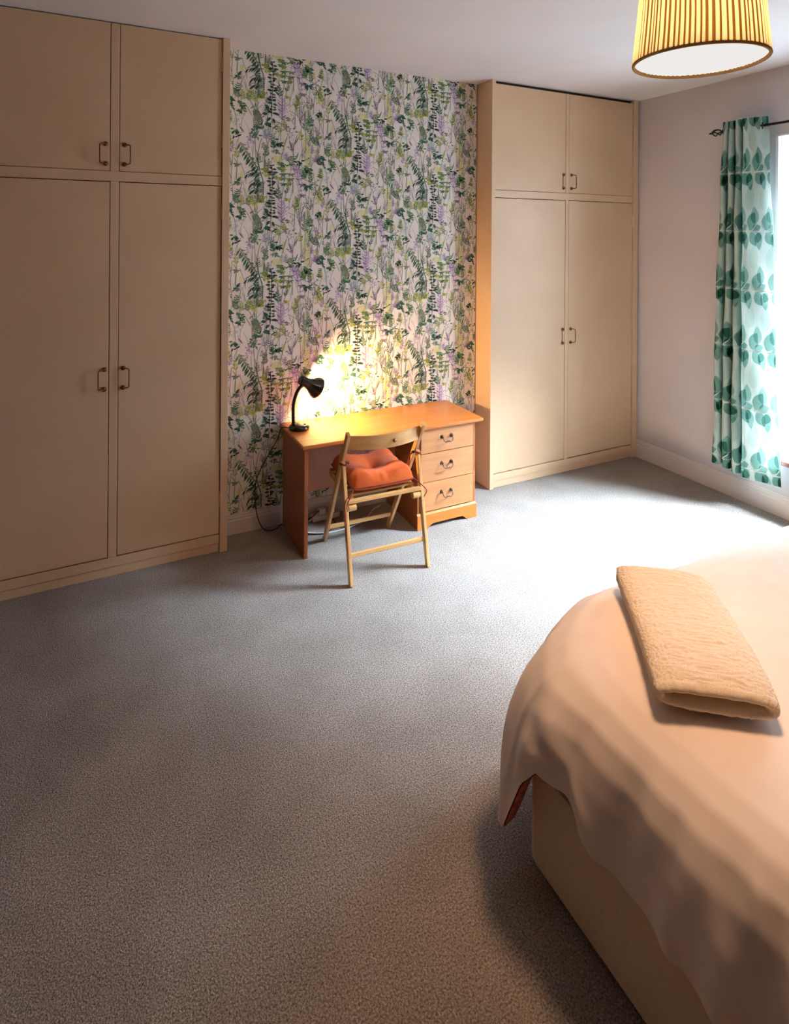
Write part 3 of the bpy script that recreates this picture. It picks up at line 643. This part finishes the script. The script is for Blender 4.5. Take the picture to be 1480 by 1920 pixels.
random.seed(3)
NP = 78; sb = MB(); SH = .29; angs = []; a = 0
ws = [random.uniform(.7, 1.3) for _ in range(NP)]; tot = sum(ws)
for wv in ws:
    angs.append((a, a + wv / tot * 2 * math.pi * random.uniform(.50, .72), wv)); a += wv / tot * 2 * math.pi
NZ = 10; vs = []; fs = []; ms = []
for i, (a0, a1, wv) in enumerate(angs):
    nxt = angs[(i + 1) % NP][0] + (2 * math.pi if i == NP - 1 else 0)
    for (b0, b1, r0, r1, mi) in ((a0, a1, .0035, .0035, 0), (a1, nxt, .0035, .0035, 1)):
        base = len(vs); lean = random.uniform(-.012, .012)
        for j in range(NZ + 1):
            t = j / NZ; rad = lerp(.206, .179, t)
            for kk in range(4):
                an = lerp(b0, b1, kk / 3) + .006 * math.sin(5 * t + i * 0); bul = (.0025 if mi == 0 else -.0045) * (1 if kk in (1, 2) else 0)
                vs.append(((rad + r0 + bul) * math.cos(an), (rad + r0 + bul) * math.sin(an), t * SH))
        for j in range(NZ):
            for kk in range(3):
                q = base + j * 4 + kk; fs.append((q, q + 1, q + 5, q + 4)); ms.append(mi)
sb.v, sb.f, sb.m = vs, fs, ms
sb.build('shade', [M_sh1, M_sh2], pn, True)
M_trim = shade_mat('brown_shade_trim', (176, 136, 84), .1)
for z, r in ((-.002, .2075), (SH + .002, .1805)):
    MB().tube([(r * math.cos(q), r * math.sin(q), z) for q in [i * 2 * math.pi / 64 for i in range(64)]], .0055, 8, closed=True).build('trim_ring', M_trim, pn, True)
df = MB().lathe([(0, .004), (.203, .004), (.203, .007), (0, .007)], (0, 0, 0), n=64); df.m = [0] * 64 + [1] * 128
df.build('diffuser', [emit('lit_diffuser', (1.0, .97, .94), .86), M_whiteplastic], pn)
al = bpy.data.lights.new('pendant_downlight', 'AREA'); al.shape = 'DISK'; al.size = .39; al.energy = PENDANT; al.color = (1.0, .58, .31); al.spread = math.radians(125)
ao = bpy.data.objects.new('pendant_downlight', al); COL.objects.link(ao); ao.parent = pn; ao.location = (0, 0, .002)
MB().lathe([(0, .10), (.02, .105), (.03, .13), (.028, .16), (.016, .185), (.014, .20), (0, .20)], (0, 0, 0), n=20).build('bulb', M_bulb, pn, True)
MB().lathe([(0, .20), (.019, .20), (.019, .255), (.008, .265), (0, .266)], (0, 0, 0), n=18).build('lamp_holder', M_whiteplastic, pn, True)
sf = MB()
for i in range(3):
    q = i * 2 * math.pi / 3; sf.tube([(.012 * math.cos(q), .012 * math.sin(q), .235), (.178 * math.cos(q), .178 * math.sin(q), SH - .002)], .002, 6)
sf.build('spider_frame', M_whiteplastic, pn, True)
MB().tube([(0, 0, .26), (0, 0, H - PZ - .03)], .0035, 8).build('flex', M_whiteplastic, pn, True)
MB().lathe([(0, 0), (.012, 0), (.042, .022), (.045, .030), (0, .031)], (0, 0, H - PZ - .0315), n=28).build('ceiling_rose', M_whiteplastic, pn, True)
il = bpy.data.lights.new('pendant_light', 'POINT'); il.energy = PEND_IN; il.color = (1.0, .72, .42); il.shadow_soft_size = .035
io = bpy.data.objects.new('pendant_light', il); COL.objects.link(io); io.parent = pn; io.location = (0, 0, .085)

# ------------------------------------------------------------------ bed, duvet, towel
BX0, BX1, BY0, BY1 = 1.236, 3.02, -.62, 1.50
bed = thing('divan_bed', 'cream divan bed base under the white duvet', 'bed', (2.1, .45, 0)); b0 = Vector(bed.location)
def rbox(x0, x1, y0, y1, z0, z1, r):
    pts = []
    for cx, cy, a0 in ((x1 - r, y1 - r, 0), (x0 + r, y1 - r, 90), (x0 + r, y0 + r, 180), (x1 - r, y0 + r, 270)):
        pts += [(cx + r * math.cos((a0 + k * 15) * D2R), cy + r * math.sin((a0 + k * 15) * D2R)) for k in range(7)]
    n = len(pts); return MB().add([(x, y, z) for z in (z0, z1) for x, y in pts], [tuple(range(n - 1, -1, -1)), tuple(range(n, 2 * n))] + [(i, (i + 1) % n, n + (i + 1) % n, n + i) for i in range(n)])
o = rbox(BX0, BX1, BY0, BY1, .02, .335, .06).build('divan_base', M_divan, bed, bevel=.008); o.location = -b0
o = rbox(BX0 + .03, BX1 - .01, BY0, BY1 - .03, .336, .55, .22).build('mattress', M_mattress, bed, bevel=.03, seg=4); o.location = -b0
for x in (BX0 + .1, BX1 - .1):
    for y in (BY0 + .12, BY1 - .12):
        o = MB().lathe([(0, 0), (.022, 0), (.026, .02), (0, .021)], (x, y, .0), n=16).build('glide', M_blackplastic, bed, True); o.location = -b0

KX, KY, KR = 1.53, 1.41, .27          # inner flat of the duvet (left line, foot line, corner radius)
LEFT_LEN, ARC, FOOT_LEN = KY - KR - (-.60), KR * math.pi / 2, 2.98 - (KX + KR)
def core(sv):                           # sv 0..3 : left side, corner, foot
    if sv <= 1: return Vector((KX, lerp(-.60, KY - KR, sv), 0)), Vector((-1, 0, 0))
    if sv <= 2:
        a = math.pi - (sv - 1) * math.pi / 2; n = Vector((math.cos(a), math.sin(a), 0)); return Vector((KX + KR, KY - KR, 0)) + n * KR, n
    return Vector((lerp(KX + KR, 2.98, sv - 2), KY, 0)), Vector((0, 1, 0))
PT = [0, .12, .25, .38, .5, .62, .74, .87, 1.0]
PO = [0, .075, .150, .215, .265, .300, .320, .332, .338]
PZZ = [.672, .670, .663, .642, .602, .54, .465, .39, .315]
def hemz(sv):
    return interp(sv, [0, .50, .70, .85, .95, 1.05, 1.13, 1.21, 1.26, 1.31, 1.6, 1.8, 2.1, 3], [.325, .325, .335, .335, .34, .37, .42, .41, .33, .14, .13, .20, .25, .26])
def flare(sv):
    return interp(sv, [0, .95, 1.0, 1.12, 1.22, 1.33, 1.45, 1.6, 1.8, 2.15, 3], [0, 0, .0, .012, .075, .140, .125, .085, .055, .02, .0])
random.seed(21)
CREASE = [(R(.55, 2.5), R(-.30, -.05), R(.014, .034), R(-.010, .012), R(.2, .5)) for _ in range(34)]
def duv(sv, t, off=0.0):
    c, n = core(sv); out = interp(t, PT, PO); z = interp(t, PT, PZZ)
    z = lerp(z, .672 - (.672 - z) * (.672 - hemz(sv)) / (.672 - .315), sstep(.3, 1, t))
    per = sv * LEFT_LEN if sv <= 1 else LEFT_LEN + ((sv - 1) * .55 if sv <= 2 else .55 + (sv - 2) * FOOT_LEN)
    lo = sstep(.25, 1, t)
    g = .012 * math.sin(per * 17 + 2.0 * t) + .009 * math.sin(per * 31 + 3.4 * t + 1) + .006 * math.sin(per * 53 - 4 * t)
    g += .022 * math.exp(-((per - 1.62 + .22 * t) / .05) ** 2) - .018 * math.exp(-((per - 1.52 + .25 * t) / .05) ** 2) + .014 * math.exp(-((per - 1.38 + .28 * t) / .045) ** 2)
    for c_, sl, wd_, am, t0 in CREASE:
        dd_ = (per - c_ - sl * t) / wd_
        if -3 < dd_ < 3: out += am * math.exp(-dd_ * dd_) * sstep(t0, t0 + .35, t)
    out += flare(sv) * sstep(.12, .85, t) + g * lo * .75
    z += .006 * math.sin(per * 6 + 1) * (1 - lo) * sstep(0, .4, t)
    return c + n * (out - off) + Vector((0, 0, z - off * .3))
dv = thing('duvet', 'plain white duvet draped over the bed corner', 'duvet', (2.1, .5, .672)); d0 = Vector(dv.location)
SVS = [i / 200 for i in range(200)] + [1 + i / 110 for i in range(110)] + [2 + i / 90 for i in range(91)]
NT = 44
mb = MB(); ctr = Vector((2.35, .35, .682))
rings = [(-1 + j / 8) for j in range(8)]
def dpoint(sv, t, off=0):
    if t < 0:
        p = duv(sv, 0); q = ctr.lerp(p, 1 + t)
        q.z = lerp(.682, .672, (1 + t) ** 2) + .004 * math.sin(5 * q.x + 3 * q.y) * (-t) + .003 * math.sin(11 * q.y - 4 * q.x) * (-t); return q
    return duv(sv, t, off)
rows = rings + [j / NT for j in range(NT + 1)]
for t in rows: mb.v += [tuple(dpoint(sv, t) - d0) for sv in SVS]
K = len(SVS)
mb.f = [(j * K + i, j * K + i + 1, (j + 1) * K + i + 1, (j + 1) * K + i) for j in range(len(rows) - 1) for i in range(K - 1)]
# close the top towards the head end with a fan back to the first column
mb.m = [0] * len(mb.f)
mb.add([(2.98 - d0.x, -.60 - d0.y, 0.0)], []); last = len(mb.v) - 1
for j in range(len(rings)):
    a, b = j * K, (j + 1) * K
    mb.f.append((b + K - 1, a + K - 1, last)); mb.f.append((a, b, last)); mb.m += [0, 0]
mb.build('cover', M_duvet, dv, True)
li = MB()
lrows = [.45 + .55 * j / 12 for j in range(13)]
for t in lrows: li.v += [tuple(duv(sv, t, .030 if t < .999 else .004) - d0) for sv in SVS]
li.f = [(j * K + i, (j + 1) * K + i, (j + 1) * K + i + 1, j * K + i + 1) for j in range(len(lrows) - 1) for i in range(K - 1)]; li.m = [0] * len(li.f)
o = li.build('lining', M_lining, dv, True); o['label'] = 'pink and red patterned reverse side'

# towel: a flattened roll, thick terry walls around a slit
tw = thing('folded_towel', 'thick folded beige towel lying on the corner of the bed', 'towel', (1.705, 1.281, .682), math.radians(-38.0))
random.seed(12)
TWID, TLEN, TTH = .325, .60, .084
import mathutils
def tprof(a, sx, sy, cy):                              # superellipse section across the width
    c_, s_ = math.cos(a), math.sin(a); e = 2 / 3.2
    return math.copysign(abs(c_) ** e, c_) * sx, cy + math.copysign(abs(s_) ** e, s_) * sy
NA, NL = 150, 190
def tpt(a, v, inner):
    if inner: x, z = tprof(a, TWID / 2 - .036, .007, TTH * .50)
    else: x, z = tprof(a, TWID / 2, TTH / 2, TTH / 2)
    yv = (v - .5) * TLEN
    near = sstep(.12, 0, v); far = sstep(.93, 1, v)
    if not inner:
        z = TTH / 2 + (z - TTH / 2) * (1 - .16 * near ** 2 - .35 * far ** 2); x *= (1 - .02 * near - .06 * far)
        x += .010 * math.sin(v * 3.2 + .4); z += .004 * math.sin(v * 7) * (z / TTH)
        nz = mathutils.noise.noise(Vector((x * 190, yv * 190, z * 190))) * .0034 + mathutils.noise.noise(Vector((x * 40, yv * 60, z * 40))) * .0016 + mathutils.noise.noise(Vector((x * 9, yv * 30, 3))) * .0018
        d = Vector((x, 0, (z - TTH / 2) * 2.5)).normalized(); x += d.x * nz; z += d.z * nz
        yv -= .008 * near * mathutils.noise.noise(Vector((x * 30, z * 60, 5)))
    return Vector((x, yv, max(z, 0.0005)))
tb = MB()
AS = [2 * math.pi * i / NA for i in range(NA)]
lv = [j / NL for j in range(NL + 1)]
for v in lv: tb.v += [tuple(tpt(a, v, False)) for a in AS]
nO = len(lv)
def quad(r0, r1):
    for i in range(NA): tb.f.append((r0 * NA + i, r0 * NA + (i + 1) % NA, r1 * NA + (i + 1) % NA, r1 * NA + i))
for j in range(NL): quad(j + 1, j)
# near end: rounded lip rolling into the slit
r_prev = 0; cnt = nO
for kk, (f, dy) in enumerate(((.15, -.010), (.35, -.016), (.6, -.015), (.82, -.007), (1.0, .004), (1.0, .10))):
    for a in AS:
        p, q = tpt(a, 0, False), tpt(a, 0, True); w = p.lerp(q, f)
        n_ = mathutils.noise.noise(Vector((w.x * 120, w.z * 120, 2 + f))) * .0022
        tb.v.append((w.x, -TLEN / 2 + dy + n_, w.z + n_ * .5))
    quad(r_prev, cnt); r_prev = cnt; cnt += 1
tb.f.append(tuple(r_prev * NA + i for i in range(NA)))
tb.f.append(tuple(NL * NA + i for i in range(NA - 1, -1, -1))); tb.m = [0] * len(tb.f)
tb.build('terry_fold', M_towel, tw, True)
